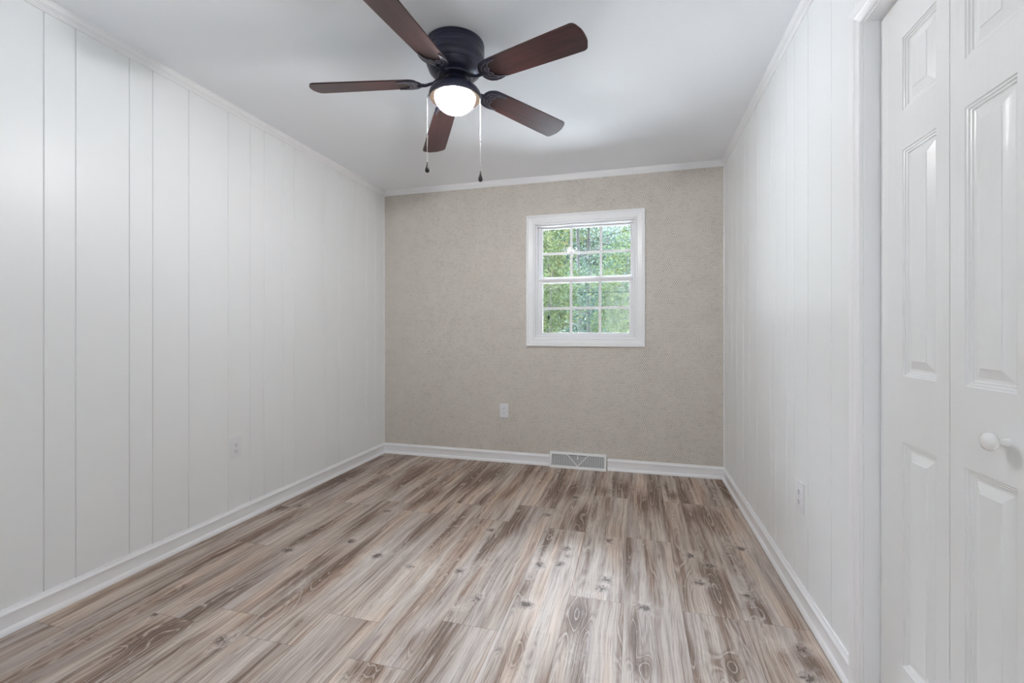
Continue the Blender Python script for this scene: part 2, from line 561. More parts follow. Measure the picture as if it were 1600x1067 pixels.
# ---- floor: planks with grain coordinates and a map of knots, heartwood figure and shade painted at the back
def build_floor():
    rng = np.random.default_rng(7)
    w, L = .2265, 1.22
    xb0 = -.043
    joints = {0: 1.325, 1: 1.93, 2: 1.93, 3: 1.10, -1: 1.92, -2: 1.33, -3: 1.62, -4: 1.35, -5: 1.545, -6: 1.348, -7: 1.457,
              -8: 1.362, -9: 1.95, -10: 1.20}
    x_lo, x_hi, y_lo, y_hi = XL - .0, XR + .10, -1.40, YB
    gx, gy = .0113, .0162
    verts, faces, grain, edge, pid = [], [], [], [], []
    base = 0
    for k in range(-11, 4):
        a, b_ = xb0 + k * w, xb0 + (k + 1) * w
        a2, b2 = max(a, x_lo), min(b_, x_hi)
        if b2 - a2 < .002: continue
        j = joints.get(k, 1.7)
        ys = sorted({round(j + i * L, 4) for i in range(-4, 5)})
        for y0, y1 in zip(ys, ys[1:]):
            s, t = max(y0, y_lo), min(y1, y_hi)
            if t - s < .002: continue
            nx = max(2, int(round((b2 - a2) / gx))); ny = max(2, int(round((t - s) / gy)))
            X = np.linspace(a2, b2, nx + 1); Y = np.linspace(s, t, ny + 1)
            GX, GY = np.meshgrid(X, Y)
            seed = rng.uniform(0, 40); ox = rng.uniform(0, 9); oy = rng.uniform(0, 9); sh = rng.uniform(0, 1)
            flip = rng.choice([-1, 1])
            verts.append(np.stack([GX.ravel(), GY.ravel(), np.zeros(GX.size)], 1))
            grain.append(np.stack([(GX.ravel() - a) * flip + ox, GY.ravel() - y0 + oy, np.full(GX.size, seed)], 1))
            edge.append(np.stack([np.minimum(GX.ravel() - a, b_ - GX.ravel()), np.minimum(GY.ravel() - y0, y1 - GY.ravel()), np.full(GX.size, sh)], 1))
            pid.append(np.full(GX.size, (k + 20) * 10 + int(round((y0 - j) / L)) + 5))
            idx = np.arange(GX.size).reshape(GX.shape) + base
            f = np.stack([idx[:-1, :-1], idx[:-1, 1:], idx[1:, 1:], idx[1:, :-1]], -1).reshape(-1, 4)
            faces.append(f); base += GX.size
    V = np.concatenate(verts); F = np.concatenate(faces); G = np.concatenate(grain); E = np.concatenate(edge); P = np.concatenate(pid)
    dark = np.zeros(len(V)); light = np.zeros(len(V)); knot = np.zeros(len(V))
    def plank_of(x, y):
        i = np.argmin((V[:, 0] - x) ** 2 + (V[:, 1] - y) ** 2)
        return P == P[i]
    def blob(arr, x, y, sx, sy, a, skew=0, own=True):
        dx = V[:, 0] - x - skew * (V[:, 1] - y); dy = V[:, 1] - y
        g = a * np.exp(-((dx / sx) ** 2 + (dy / sy) ** 2))
        if own: g = g * plank_of(x, y)
        np.maximum(arr, g, out=arr)
    for (x, y, sx, sy, a) in FIG_DARK: blob(dark, x, y, sx, sy, a)
    for (x, y, sx, sy, a) in FIG_LIGHT: blob(light, x, y, sx, sy, a)
    for (x, y, sx, sy) in FIG_KNOT:
        blob(knot, x, y, sx * 1.7, sy * 1.25, 1.0)
        blob(light, x + .02, y + .01, sx * 2.4, sy * 2.2, .75)
    # more figure of the same kind where nothing was noted, plus painted shade
    for i in range(26):
        x = rng.uniform(XL, XR); y = rng.uniform(-1, YB)
        blob(dark, x, y, rng.uniform(.02, .045), rng.uniform(.15, .40), rng.uniform(.35, .6))
    for i in range(22):  # dark blobs only towards the back wall: shade put into the wood colour
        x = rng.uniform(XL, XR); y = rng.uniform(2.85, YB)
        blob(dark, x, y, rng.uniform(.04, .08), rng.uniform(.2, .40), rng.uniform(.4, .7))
    for i in range(10):
        x = rng.uniform(XL, XR); y = rng.uniform(.0, YB)
        blob(knot, x, y, .020, .018, rng.uniform(.5, .9))
    me = bpy.data.meshes.new('floor')
    me.from_pydata(V.tolist(), [], F.tolist())
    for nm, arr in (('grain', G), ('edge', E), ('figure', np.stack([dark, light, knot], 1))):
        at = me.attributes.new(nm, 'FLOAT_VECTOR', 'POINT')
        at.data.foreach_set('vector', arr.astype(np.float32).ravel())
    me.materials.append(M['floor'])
    o = bpy.data.objects.new('floor', me)
    COL.objects.link(o)
    struct(o)
#FIGURES
FIG_DARK = [(-0.573, 3.238, 0.045, 0.326, 1), (-0.079, 3.358, 0.05, 0.185, 0.8), (0.05, 3.051, 0.045, 0.263, 1), (0.259, 3.29, 0.06, 0.1, 0.9), (0.343, 2.944, 0.06, 0.171, 1.1), (0.447, 2.934, 0.045, 0.235, 0.9), (-0.318, 2.724, 0.05, 0.173, 0.9), (-0.436, 2.427, 0.05, 0.103, 0.8), (-0.412, 3.204, 0.06, 0.212, 0.8), (0.006, 2.431, 0.05, 0.095, 0.6), (-0.009, 2.123, 0.03, 0.14, 0.7), (-0.212, 1.794, 0.05, 0.098, 0.7), (-0.001, 1.732, 0.022, 0.172, 0.9), (0.019, 1.571, 0.05, 0.062, 0.8), (0.35, 2.127, 0.055, 0.188, 1.15), (0.456, 2.423, 0.03, 0.162, 0.8), (0.456, 2.014, 0.05, 0.074, 0.9), (0.303, 1.652, 0.05, 0.065, 0.9), (0.55, 1.741, 0.06, 0.082, 0.8), (0.206, 1.674, 0.03, 0.111, 0.6), (-1.03, 2.433, 0.035, 0.274, 0.9), (-0.665, 2.58, 0.045, 0.257, 0.9), (-0.749, 2.215, 0.03, 0.14, 0.8), (-0.663, 2.093, 0.03, 0.089, 0.7), (-1.38, 1.871, 0.03, 0.203, 1), (-1.748, 2.103, 0.03, 0.162, 1), (-1.478, 1.84, 0.035, 0.165, 0.9), (-2.159, 2.4, 0.05, 0.086, 0.8), (-1.724, 1.262, 0.065, 0.108, 1.15), (-1.559, 1.268, 0.035, 0.176, 0.8), (-0.788, 1.469, 0.045, 0.098, 0.8), (-0.8, 1.762, 0.03, 0.127, 0.7), (-0.852, 1.317, 0.07, 0.058, 1.0), (-0.383, 1.523, 0.06, 0.119, 1.0), (-0.469, 1.92, 0.03, 0.091, 0.6), (-1.544, 2.361, 0.03, 0.171, 0.7), (-1.361, 2.846, 0.07, 0.202, 0.9), (-1.691, 2.987, 0.06, 0.164, 0.7), (-0.859, 3.002, 0.05, 0.197, 0.7), (-0.984, 2.85, 0.05, 0.14, 0.6), (-2.173, 2.984, 0.06, 0.268, 0.8), (0.615, 3.469, 0.06, 0.19, 0.7), (0.192, 3.446, 0.05, 0.11, 0.7), (-1.766, 3.324, 0.06, 0.164, 0.7), (-1.09, 3.422, 0.06, 0.152, 0.6), (-1.933, 1.485, 0.03, 0.105, 0.6), (-0.205, 3.247, 0.05, 0.094, 0.6), (-0.271, 3.106, 0.05, 0.138, 0.6), (-2.046, 1.223, 0.03, 0.082, 0.5), (-1.258, 1.464, 0.03, 0.051, 0.6)]
FIG_LIGHT = [(-0.716, 2.093, 0.06, 0.077, 0.7), (-0.456, 2.152, 0.05, 0.115, 0.7), (-1.289, 2.021, 0.05, 0.094, 0.6), (-1.418, 1.673, 0.04, 0.086, 0.7), (-0.245, 2.618, 0.05, 0.122, 0.7), (0.542, 2.667, 0.06, 0.106, 0.6), (-0.712, 1.719, 0.06, 0.051, 0.8), (0.469, 2.268, 0.02, 0.236, 0.8), (0.03, 2.448, 0.04, 0.04, 0.4), (-0.192, 1.949, 0.08, 0.04, 0.5), (-0.926, 1.937, 0.07, 0.137, 0.5), (0.226, 1.698, 0.02, 0.108, 0.6), (-1.164, 2.055, 0.05, 0.096, 0.5), (-0.208, 1.575, 0.04, 0.08, 0.3), (0.486, 1.818, 0.05, 0.04, 0.5), (-1.794, 1.446, 0.04, 0.063, 0.5), (-1.586, 1.764, 0.04, 0.071, 0.5)]
FIG_KNOT = [(-0.796, 1.98, 0.017, 0.022), (-0.642, 1.799, 0.017, 0.022), (-0.432, 1.805, 0.017, 0.022), (-0.443, 2.13, 0.017, 0.022), (-0.347, 2.169, 0.017, 0.022), (-0.34, 2.332, 0.017, 0.022), (-0.13, 2.479, 0.017, 0.022), (-0.132, 2.087, 0.017, 0.022), (0.04, 1.912, 0.017, 0.022), (0.344, 2.339, 0.017, 0.022), (0.277, 2.171, 0.017, 0.022), (0.532, 2.57, 0.017, 0.022), (0.467, 2.111, 0.017, 0.022), (0.569, 1.81, 0.017, 0.022), (0.544, 1.662, 0.017, 0.022), (-1.476, 2.111, 0.017, 0.022), (-1.499, 2.529, 0.017, 0.022), (-1.042, 1.955, 0.017, 0.022), (-0.387, 3.073, 0.017, 0.022), (-0.796, 2.435, 0.017, 0.022), (-0.519, 2.725, 0.017, 0.022), (-0.14, 2.005, 0.017, 0.022), (-1.457, 1.306, 0.017, 0.022), (0.267, 2.421, 0.017, 0.022), (-1.722, 1.933, 0.017, 0.022), (-2.088, 2.456, 0.017, 0.022), (-1.248, 2.008, 0.017, 0.022), (-1.847, 1.354, 0.017, 0.022)]
#ENDFIGURES
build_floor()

# slab that carries the planks
bm = bmesh.new(); box(bm, XL - .12, XR + .75, -1.5, YB + .12, -.12, -.004)
struct(obj('subfloor', bm, 'dark_slot'))

# ---- ceiling
bm = bmesh.new(); box(bm, XL - .12, XR + .75, -1.5, YB + .12, H, H + .08)
struct(obj('ceiling', bm, 'ceiling_paint'))

# ---- side walls: board panelling with narrow V grooves
def panel_wall(bm, x, sgn, y0, y1, z0, z1, grooves, thick=.11):
    """face at x, body on side sgn"""
    g, dpt = .0028, .0050
    ys = [(y0, 0)]
    for y in sorted(grooves):
        if y0 + g < y < y1 - g: ys += [(y - g, 0), (y - g * .3, dpt), (y + g * .3, dpt), (y + g, 0)]
    ys.append((y1, 0))
    poly = [(x + sgn * d, y) for y, d in ys] + [(x + sgn * thick, y1), (x + sgn * thick, y0)]
    prism(bm, poly, z0, z1)

GL = [-.09, .10, .21, .31, .49, .62, .77, .96, 1.235, 1.341, 1.549, 1.654, 1.838, 2.075, 2.230, 2.337, 2.499, 2.595, 2.915, 3.086, 3.30, 3.46, 3.60]
bm = bmesh.new(); panel_wall(bm, XL, -1, YF - .12, YB + .11, 0, H, GL)
struct(obj('wall_left', bm, 'wall_paint'))
GR = [.05, .24, .44, .62, .81, 1.02, 1.24, 1.43, 1.627, 1.806, 2.026, 2.180, 2.288, 2.448, 2.545, 2.80, 2.97, 3.13, 3.32, 3.49, 3.62]
bm = bmesh.new()
panel_wall(bm, XR, 1, D1 + .018, YB + .11, 0, H, GR, .10)
panel_wall(bm, XR, 1, D0 - .018, D1 + .018, DH + .018, H, GR, .10)
panel_wall(bm, XR, 1, YF - .12, D0 - .018, 0, H, GR, .10)
struct(obj('wall_right', bm, 'wall_paint'))
# closet behind the doors
bm = bmesh.new()
box(bm, XR + .70, XR + .75, D0 - .1, D1 + .1, 0, H)
box(bm, XR + .10, XR + .70, D1 + .05, D1 + .1, 0, H)
box(bm, XR + .10, XR + .70, D0 - .1, D0 - .05, 0, H)
struct(obj('wall_closet', bm, 'wall_paint'))

# ---- back wall with window opening
bm = bmesh.new()
for (a, b_, c, d) in ((XL, WX0, 0, H), (WX1, XR, 0, H), (WX0, WX1, 0, WZ0), (WX0, WX1, WZ1, H)):
    box(bm, a, b_, YB, YB + .11, c, d)
struct(obj('wall_back', bm, 'wallpaper'))
# ---- front wall round the doorway the camera stands in, and the hall behind it
bm = bmesh.new()
FX0, FX1 = -.48, .42
box(bm, XL, FX0, YF - .12, YF, 0, H)
box(bm, FX1, XR, YF - .12, YF, 0, H)
box(bm, FX0, FX1, YF - .12, YF, 2.05, H)
struct(obj('wall_front', bm, 'wall_paint'))
bm = bmesh.new()
box(bm, XL, XL + .1, -1.4, -.12, 0, H); box(bm, XR + .3, XR + .4, -1.4, -.12, 0, H)
box(bm, XL, XR + .4, -1.5, -1.4, 0, H); box(bm, XR, XR + .4, -.12, -.02, 0, H)
struct(obj('wall_hall', bm, 'wall_paint'))

# ---- baseboards
BB = [(0, 0), (.0195, 0), (.0195, .004), (.0180, .011), (.0145, .019), (.0105, .0235), (.0100, .026), (.0100, .070), (.0105, .072), (.0135, .0735), (.0135, .076), (.0115, .079), (.0085, .084), (.0060, .0885), (.0050, .094), (0, .094)]
bm = bmesh.new(); sweep(bm, BB, (XL, YF, 0), (XL, YB, 0), (1, 0, 0), m0=1, m1=1)
struct(obj('baseboard_left', bm, 'trim_paint', smooth=30))
bm = bmesh.new()
sweep(bm, BB, (XL, YB, 0), (-.694, YB, 0), (0, -1, 0), m0=1, m1=0)
sweep(bm, BB, (-.216, YB, 0), (XR, YB, 0), (0, -1, 0), m0=0, m1=1)
struct(obj('baseboard_back', bm, 'trim_paint', smooth=30))
bm = bmesh.new()
sweep(bm, BB, (XR, YB, 0), (XR, D1 + .066, 0), (-1, 0, 0), m0=1, m1=0)
sweep(bm, BB, (XR, D0 - .066, 0), (XR, YF, 0), (-1, 0, 0), m0=0, m1=1)
struct(obj('baseboard_right', bm, 'trim_paint', smooth=30))
bm = bmesh.new()
sweep(bm, BB, (FX0, YF, 0), (XL, YF, 0), (0, 1, 0), m0=0, m1=1)
sweep(bm, BB, (XR, YF, 0), (FX1, YF, 0), (0, 1, 0), m0=1, m1=0)
struct(obj('baseboard_front', bm, 'trim_paint', smooth=30))

# ---- crown moulding
CR = [(0, 0), (.024, 0), (.024, -.006), (.0205, -.010), (.017, -.018), (.0165, -.024), (.0135, -.025), (.0125, -.030), (.0095, -.031), (.0085, -.037), (.006, -.040), (.005, -.046), (0, -.046)]
for i, (p0, p1, nn) in enumerate((((XL, YF, H), (XL, YB, H), (1, 0, 0)), ((XL, YB, H), (XR, YB, H), (0, -1, 0)), ((XR, YB, H), (XR, YF, H), (-1, 0, 0)), ((XR, YF, H), (XL, YF, H), (0, 1, 0)))):
    bm = bmesh.new(); sweep(bm, CR, p0, p1, nn, m0=1, m1=1)
    struct(obj('trim_%d' % (i + 1), bm, 'trim_paint', smooth=30))
# corner beads where the wallpaper meets the panelling
bm = bmesh.new(); box(bm, XL, XL + .006, YB - .006, YB, .094, H - .046, .002)
struct(obj('trim_5', bm, 'trim_paint'))
bm = bmesh.new(); box(bm, XR - .006, XR, YB - .006, YB, .094, H - .046, .002)
struct(obj('trim_6', bm, 'trim_paint'))

# ================================================================ window
win = bpy.data.objects.new('window_1', None); COL.objects.link(win); struct(win)
win.location = (0, 0, 0)
CAS = [(0, 0), (0, .009), (.003, .0125), (.008, .0125), (.011, .010), (.016, .011), (.046, .0165), (.052, .0145), (.055, .019), (.066, .019), (.069, .016), (.069, 0)]
bm = bmesh.new()
picture_frame(bm, WX0 + .004, WX1 - .004, WZ0 + .004, WZ1 - .004, CAS, (0, YB, 0), (1, 0, 0), (0, 0, 1), (0, -1, 0))
obj('casing', bm, 'trim_paint', win, smooth=25)
# jamb lining
bm = bmesh.new()
j = .012
box(bm, WX0, WX0 + j, YB - .006, YB + .11, WZ0, WZ1); box(bm, WX1 - j, WX1, YB - .006, YB + .11, WZ0, WZ1)
box(bm, WX0 + j, WX1 - j, YB - .006, YB + .11, WZ1 - j, WZ1); box(bm, WX0 + j, WX1 - j, YB - .006, YB + .11, WZ0, WZ0 + j)
obj('jamb', bm, 'trim_paint', win)
# vinyl frame
bm = bmesh.new()
fx0, fx1, fz0, fz1 = WX0 + j, WX1 - j, WZ0 + j, WZ1 - j
def ringbox(bm, x0, x1, z0, z1, wl, wr, wb, wt, y0, y1, bev=.002):
    box(bm, x0, x0 + wl, y0, y1, z0, z1, bev); box(bm, x1 - wr, x1, y0, y1, z0, z1, bev)
    box(bm, x0 + wl, x1 - wr, y0, y1, z0, z0 + wb, bev); box(bm, x0 + wl, x1 - wr, y0, y1, z1 - wt, z1, bev)
ringbox(bm, fx0, fx1, fz0, fz1, .014, .014, .014, .012, YB + .022, YB + .105)
obj('frame', bm, 'vinyl', win, smooth=30)
YS1, YS0 = YB + .043, YB + .075      # inner faces of lower and upper sash
# lower sash
lx0, lx1 = -.763, -.0455
bm = bmesh.new()
ringbox(bm, fx0 + .010, fx1 - .010, fz0 + .010, 1.585, lx0 - fx0 - .010, fx1 - .010 - lx1, 1.121 - fz0 - .010, 1.585 - 1.5415, YS1, YS1 + .028)
box(bm, fx0 + .02, fx1 - .02, YS1 - .008, YS1 + .002, 1.560, 1.582, .002)
low = obj('sash', bm, 'vinyl', win, smooth=30)
# upper sash
ux0, ux1 = -.7695, -.0355
bm = bmesh.new()
ringbox(bm, fx0 + .012, fx1 - .012, 1.560, fz1 - .008, ux0 - fx0 - .012, fx1 - .012 - ux1, 1.597 - 1.560, fz1 - .008 - 2.010, YS0, YS0 + .026)
upp = obj('sash', bm, 'vinyl', win, smooth=30)
def panes(parent, x0, x1, z0, z1, zm, y):
    bm = bmesh.new()
    for xm in (x0 + (x1 - x0) * .335, x0 + (x1 - x0) * .673):
        box(bm, xm - .0105, xm + .0105, y - .004, y + .004, z0 - .002, z1 + .002, .0015)
    box(bm, x0 - .002, x1 + .002, y - .0035, y + .0035, zm - .0105, zm + .0105, .0015)
    obj('muntin', bm, 'vinyl', parent)
    for dy in (.0045,):
        bm = bmesh.new()
        vs = [bm.verts.new(v) for v in ((x0 - .004, y + dy, z0 - .004), (x1 + .004, y + dy, z0 - .004), (x1 + .004, y + dy, z1 + .004), (x0 - .004, y + dy, z1 + .004))]
        vt = [bm.verts.new((v.co.x, v.co.y + .003, v.co.z)) for v in vs]
        bm.faces.new(vs); bm.faces.new(vt[::-1])
        for i in range(4): bm.faces.new((vs[i], vt[i], vt[(i + 1) % 4], vs[(i + 1) % 4]))
        obj('pane', bm, 'glass', parent)
panes(low, lx0, lx1, 1.121, 1.5415, 1.3275, YS1 + .018)
panes(upp, ux0, ux1, 1.597, 2.010, 1.800, YS0 + .018)

# ================================================================ closet bifold door
door = bpy.data.objects.new('door_1', None); COL.objects.link(door); struct(door)
DC = [(0, 0), (0, .008), (.0025, .0115), (.007, .0115), (.010, .009), (.014, .010), (.022, .0125), (.026, .0165), (.034, .0165), (.037, .0145), (.042, .0165), (.054, .018), (.058, .015), (.058, 0)]
bm = bmesh.new()
picture_frame(bm, D0 - .004, D1 + .004, 0, DH + .004, DC, (XR, 0, 0), (0, 1, 0), (0, 0, 1), (-1, 0, 0), sides='LTR')
obj('casing', bm, 'trim_paint', door, smooth=25)
bm = bmesh.new()
box(bm, XR - .001, XR + .10, D1, D1 + .018, 0, DH + .018); box(bm, XR - .001, XR + .10, D0 - .018, D0, 0, DH + .018)
box(bm, XR - .001, XR + .10, D0, D1, DH, DH + .018)
obj('jamb', bm, 'trim_paint', door)
bm = bmesh.new()
box(bm, XR + .046, XR + .072, D0 + .002, D1 - .002, DH - .008, DH)
obj('track', bm, 'vinyl', door)

def leaf_bm(width, panels, stile_a, stile_b, z0, z1, t=.033):
    """local: face toward -X at x=0, y from 0 (seam a) .. width, z"""
    bm = bmesh.new()
    ya, yb = stile_a, width - stile_b
    zs = [z0]
    for a, b_ in panels: zs += [a, b_]
    zs.append(z1)
    def q(y0_, y1_, za, zb, x=0):
        bm.faces.new([bm.verts.new((x, y0_, za)), bm.verts.new((x, y1_, za)), bm.verts.new((x, y1_, zb)), bm.verts.new((x, y0_, zb))])
    q(0, ya, z0, z1); q(yb, width, z0, z1)
    for i in range(0, len(zs), 2): q(ya, yb, zs[i], zs[i + 1])
    steps = [(0, 0), (.0010, .0028), (.0035, .0038), (.0055, .0030), (.0065, .0062), (.0095, .0072), (.0115, .0064), (.0125, .0095), (.016, .0105), (.019, .0100), (.021, .0102), (.041, .0030), (.0425, .0012)]
    for a, b_ in panels:
        prev = None
        for off, dp in steps:
            r = [bm.verts.new((dp, ya + off, a + off)), bm.verts.new((dp, yb - off, a + off)), bm.verts.new((dp, yb - off, b_ - off)), bm.verts.new((dp, ya + off, b_ - off))]
            if prev:
                for i in range(4): bm.faces.new((prev[i], prev[(i + 1) % 4], r[(i + 1) % 4], r[i]))
            prev = r
        bm.faces.new(prev)
    # edges and back
    for (a, b_) in (((0, z0), (0, z1)), ((width, z0), (width, z1))):
        bm.faces.new([bm.verts.new((0, a[0], a[1])), bm.verts.new((t, a[0], a[1])), bm.verts.new((t, b_[0], b_[1])), bm.verts.new((0, b_[0], b_[1]))])
    for z in (z0, z1):
        bm.faces.new([bm.verts.new((0, 0, z)), bm.verts.new((t, 0, z)), bm.verts.new((t, width, z)), bm.verts.new((0, width, z))])
    bm.faces.new([bm.verts.new((t, 0, z0)), bm.verts.new((t, width, z0)), bm.verts.new((t, width, z1)), bm.verts.new((t, 0, z1))])
    bmesh.ops.remove_doubles(bm, verts=bm.verts[:], dist=1e-5)
    return bm
PAN = [(.217, .824), (1.003, 1.615), (1.722, 1.920)]
DXF = XR + .040
LW = .3015
zt = 2.036
# leaves counted from the jamb towards the camera
seam = [1.570, 1.2665, .961, .6555]
for i in range(4):
    y1 = seam[i] - (.0 if i == 0 else .001)
    y0 = y1 - LW
    wide, nar = .112, .047
    sa, sb = ((nar, wide) if i in (0, 2) else (wide, nar))
    lf = obj('leaf', leaf_bm(LW, PAN, sa, sb, .014, zt), 'door_paint', door, smooth=20)
    lf.location = (DXF, y0, 0)
    if i in (1, 2):
        yk = (1.100 if i == 1 else .82) - y0
        kb = bmesh.new()
        prof = [(.0, .0), (.0085, .0), (.0085, .004), (.0062, .008), (.006, .014), (.0085, .018), (.0150, .0215), (.0182, .0265), (.0185, .030), (.0165, .035), (.011, .0385), (.005, .040), (0, .0402)]
        lathe(kb, prof, seg=32)
        kn = obj('knob', kb, 'knob_paint', lf, smooth=60)
        kn.rotation_euler = (0, R(-90), 0)
        kn.location = (0, yk, .907)

# ================================================================ outlets
def outlet(label, loc, rz):
    t = thing('wall_outlet', label, 'outlet', loc, (0, 0, rz), 'duplex wall outlets')
    w, h = .080, .124
    bm = bmesh.new(); box(bm, -w / 2, w / 2, -.0055, 0, -h / 2, h / 2, .0025, 3)
    obj('cover_plate', bm, 'plastic', t, smooth=40)
    for s in (1, -1):
        bm = bmesh.new()
        pts = []
        for k in range(40):
            a = 2 * math.pi * k / 40
            x, z = .0172 * math.cos(a), .0172 * math.sin(a)
            z = max(-.0142, min(.0142, z))
            pts.append((x, z))
        prism(bm, pts, 0, .0082, Matrix.Rotation(R(90), 4, 'X'))
        rc = obj('receptacle', bm, 'plastic', t, smooth=40)
        rc.location = (0, 0, s * .0195)
        bm = bmesh.new()
        box(bm, -.0075, -.0054, -.0088, -.008, -.0020, .0065); box(bm, .0054, .0075, -.0088, -.008, -.0010, .0060)
        prism(bm, [(.0026 * math.cos(R(a)), .0026 * math.sin(R(a)) - .0075) for a in range(0, 360, 30)], .008, .0088, Matrix.Rotation(R(90), 4, 'X'))
        obj('slot', bm, 'dark_slot', rc)
    bm = bmesh.new(); prism(bm, [(.0032 * math.cos(R(a)), .0032 * math.sin(R(a))) for a in range(0, 360, 20)], .005, .0066, Matrix.Rotation(R(90), 4, 'X'))
    obj('screw', bm, 'screw', t)
    return t
outlet('white duplex outlet on the patterned back wall below and left of the window', (-1.095, YB, .445), 0)
outlet('white duplex outlet on the long left white panelled wall', (XL, 2.123, .445), R(90))
outlet('white duplex outlet on the right white panelled wall beyond the closet door', (XR, 2.103, .446), R(-90))

# ================================================================ baseboard register
reg = thing('vent_register', 'white metal baseboard vent register with a V bar under the patterned wall', 'vent', (-.455, 3.703, 0))
RW, RH = .464, .128
tilt = Matrix.Rotation(math.atan2(.028, .120) * -1, 4, 'X')
def regobj(nm, bm, mat, par=reg):
    bmesh.ops.transform(bm, matrix=tilt, verts=bm.verts[:])
    return obj(nm, bm, mat, par)
bm = bmesh.new()
fw = .016
box(bm, -RW / 2, -RW / 2 + fw, -.004, .004, 0, RH, .0015); box(bm, RW / 2 - fw, RW / 2, -.004, .004, 0, RH, .0015)
box(bm, -RW / 2 + fw, RW / 2 - fw, -.004, .004, 0, .022, .0015); box(bm, -RW / 2 + fw, RW / 2 - fw, -.004, .004, RH - .017, RH, .0015)
regobj('frame', bm, 'register_metal')
bm = bmesh.new()
for s in (-1, 1):
    tube(bm, [(0, -.002, .022), (s * .085, -.002, RH - .016)], .0042, 6)
regobj('divider', bm, 'register_metal')
bm = bmesh.new()
zb, ztp = .022, RH - .017
for k in range(60):
    x = -RW / 2 + fw + .004 + k * (RW - 2 * fw - .008) / 59
    a = abs(x) / .085
    zhi = ztp if a >= 1 else zb + (ztp - zb) * a
    if zhi - zb < .006: continue
    box(bm, x - .0017, x + .0017, -.001, .003, zb, zhi)
for k in range(1, 11):
    z = zb + (ztp - zb) * k / 11
    hw = .085 * (z - zb) / (ztp - zb)
    box(bm, -hw, hw, -.001, .003, z - .0022, z + .0016)
regobj('louvers', bm, 'register_metal')
bm = bmesh.new(); box(bm, -.003, .003, -.007, 0, RH - .050, RH - .018, .001); box(bm, -.005, .005, -.009, -.003, RH - .050, RH - .043, .001)
regobj('lever', bm, 'register_metal')
bm = bmesh.new(); box(bm, -RW / 2 + .01, RW / 2 - .01, .006, .010, .01, RH - .008)
regobj('damper', bm, 'register_dark')
bm = bmesh.new()
prism(bm, [(.0, .0), (.047, .0), (.047, .124), (.030, .124)], -RW / 2, -RW / 2 + .002, Matrix(((0, 0, 1, 0), (1, 0, 0, 0), (0, 1, 0, 0), (0, 0, 0, 1))))
prism(bm, [(.0, .0), (.047, .0), (.047, .124), (.030, .124)], RW / 2 - .002, RW / 2, Matrix(((0, 0, 1, 0), (1, 0, 0, 0), (0, 1, 0, 0), (0, 0, 0, 1))))
box(bm, -RW / 2, RW / 2, .029, .047, .1235, .1255)
obj('housing', bm, 'register_metal', reg)

# ================================================================ ceiling fan
FC = (-.797, 1.928)
fan = thing('ceiling_fan', 'dark bronze flush mount ceiling fan with five mahogany blades and a lit glass bowl', 'ceiling fan', (FC[0], FC[1], H))
def fz(z): return z - H
bm = bmesh.new()
prof = [(0, fz(2.44)), (.128, fz(2.44)), (.134, fz(2.437)), (.1345, fz(2.424)), (.131, fz(2.421)), (.131, fz(2.412)), (.1345, fz(2.409)), (.1345, fz(2.396)), (.1325, fz(2.392)),
        (.1340, fz(2.388)), (.1340, fz(2.366)), (.1300, fz(2.361)), (.1315, fz(2.356)), (.1290, fz(2.345)), (.120, fz(2.333)), (.1225, fz(2.329)), (.118, fz(2.318)), (.104, fz(2.305)), (.088, fz(2.298)), (0, fz(2.298))]
lathe(bm, prof, seg=72)
obj('motor_housing', bm, 'bronze', fan, smooth=35)
bm = bmesh.new()
lathe(bm, [(0, fz(2.298)), (.078, fz(2.298)), (.079, fz(2.295)), (.076, fz(2.290)), (.056, fz(2.288)), (0, fz(2.288))], seg=48)
obj('flywheel', bm, 'bronze', fan, smooth=35)
bm = bmesh.new()
prof = [(0, fz(2.289)), (.046, fz(2.289)), (.0500, fz(2.287)), (.0520, fz(2.280)), (.0535, fz(2.272)), (.0600, fz(2.262)), (.0780, fz(2.250)), (.0960, fz(2.240)), (.1090, fz(2.230)), (.1165, fz(2.219)), (.1190, fz(2.208)), (.1188, fz(2.196)), (.1155, fz(2.192)),
        (.1148, fz(2.196)), (.1148, fz(2.203)), (.070, fz(2.232)), (0, fz(2.240))]
lathe(bm, prof, seg=64)
fit = obj('light_fitter', bm, 'bronze', fan, smooth=40)
for a in range(0, 360, 120):
    bm = bmesh.new()
    lathe(bm, [(0, 0), (.004, 0), (.0045, .003), (.003, .006), (0, .0065)], (.0540 * math.cos(R(a + 255)), .0540 * math.sin(R(a + 255)), fz(2.271)), 10)
    obj('screw', bm, 'ridge', fit, smooth=60)
bm = bmesh.new()
lathe(bm, [(.1148, fz(2.1925)), (.1120, fz(2.1955)), (.0985, fz(2.2000)), (.0945, fz(2.2045)), (.0925, fz(2.2100)), (.105, fz(2.2100)), (.1148, fz(2.1990)), (.1148, fz(2.1925))], seg=64)
obj('trim_ring', bm, 'lip', fit, smooth=60)
bm = bmesh.new()
prof = []
for k in range(0, 15):
    a = R(90 * k / 14)
    prof.append((.0935 * math.cos(a), fz(2.204) - .076 * math.sin(a)))
prof[-1] = (0, fz(2.204) - .076)
lathe(bm, prof, seg=56)
obj('glass_bowl', bm, 'frosted', fan, smooth=180)
bm = bmesh.new()
lathe(bm, [(0, fz(2.226)), (.013, fz(2.224)), (.014, fz(2.208)), (.022, fz(2.190)), (.030, fz(2.172)), (.030, fz(2.160)), (.025, fz(2.147)), (.014, fz(2.139)), (0, fz(2.137))], seg=24)
obj('light_bulb', bm, 'bulb', fan, smooth=180)

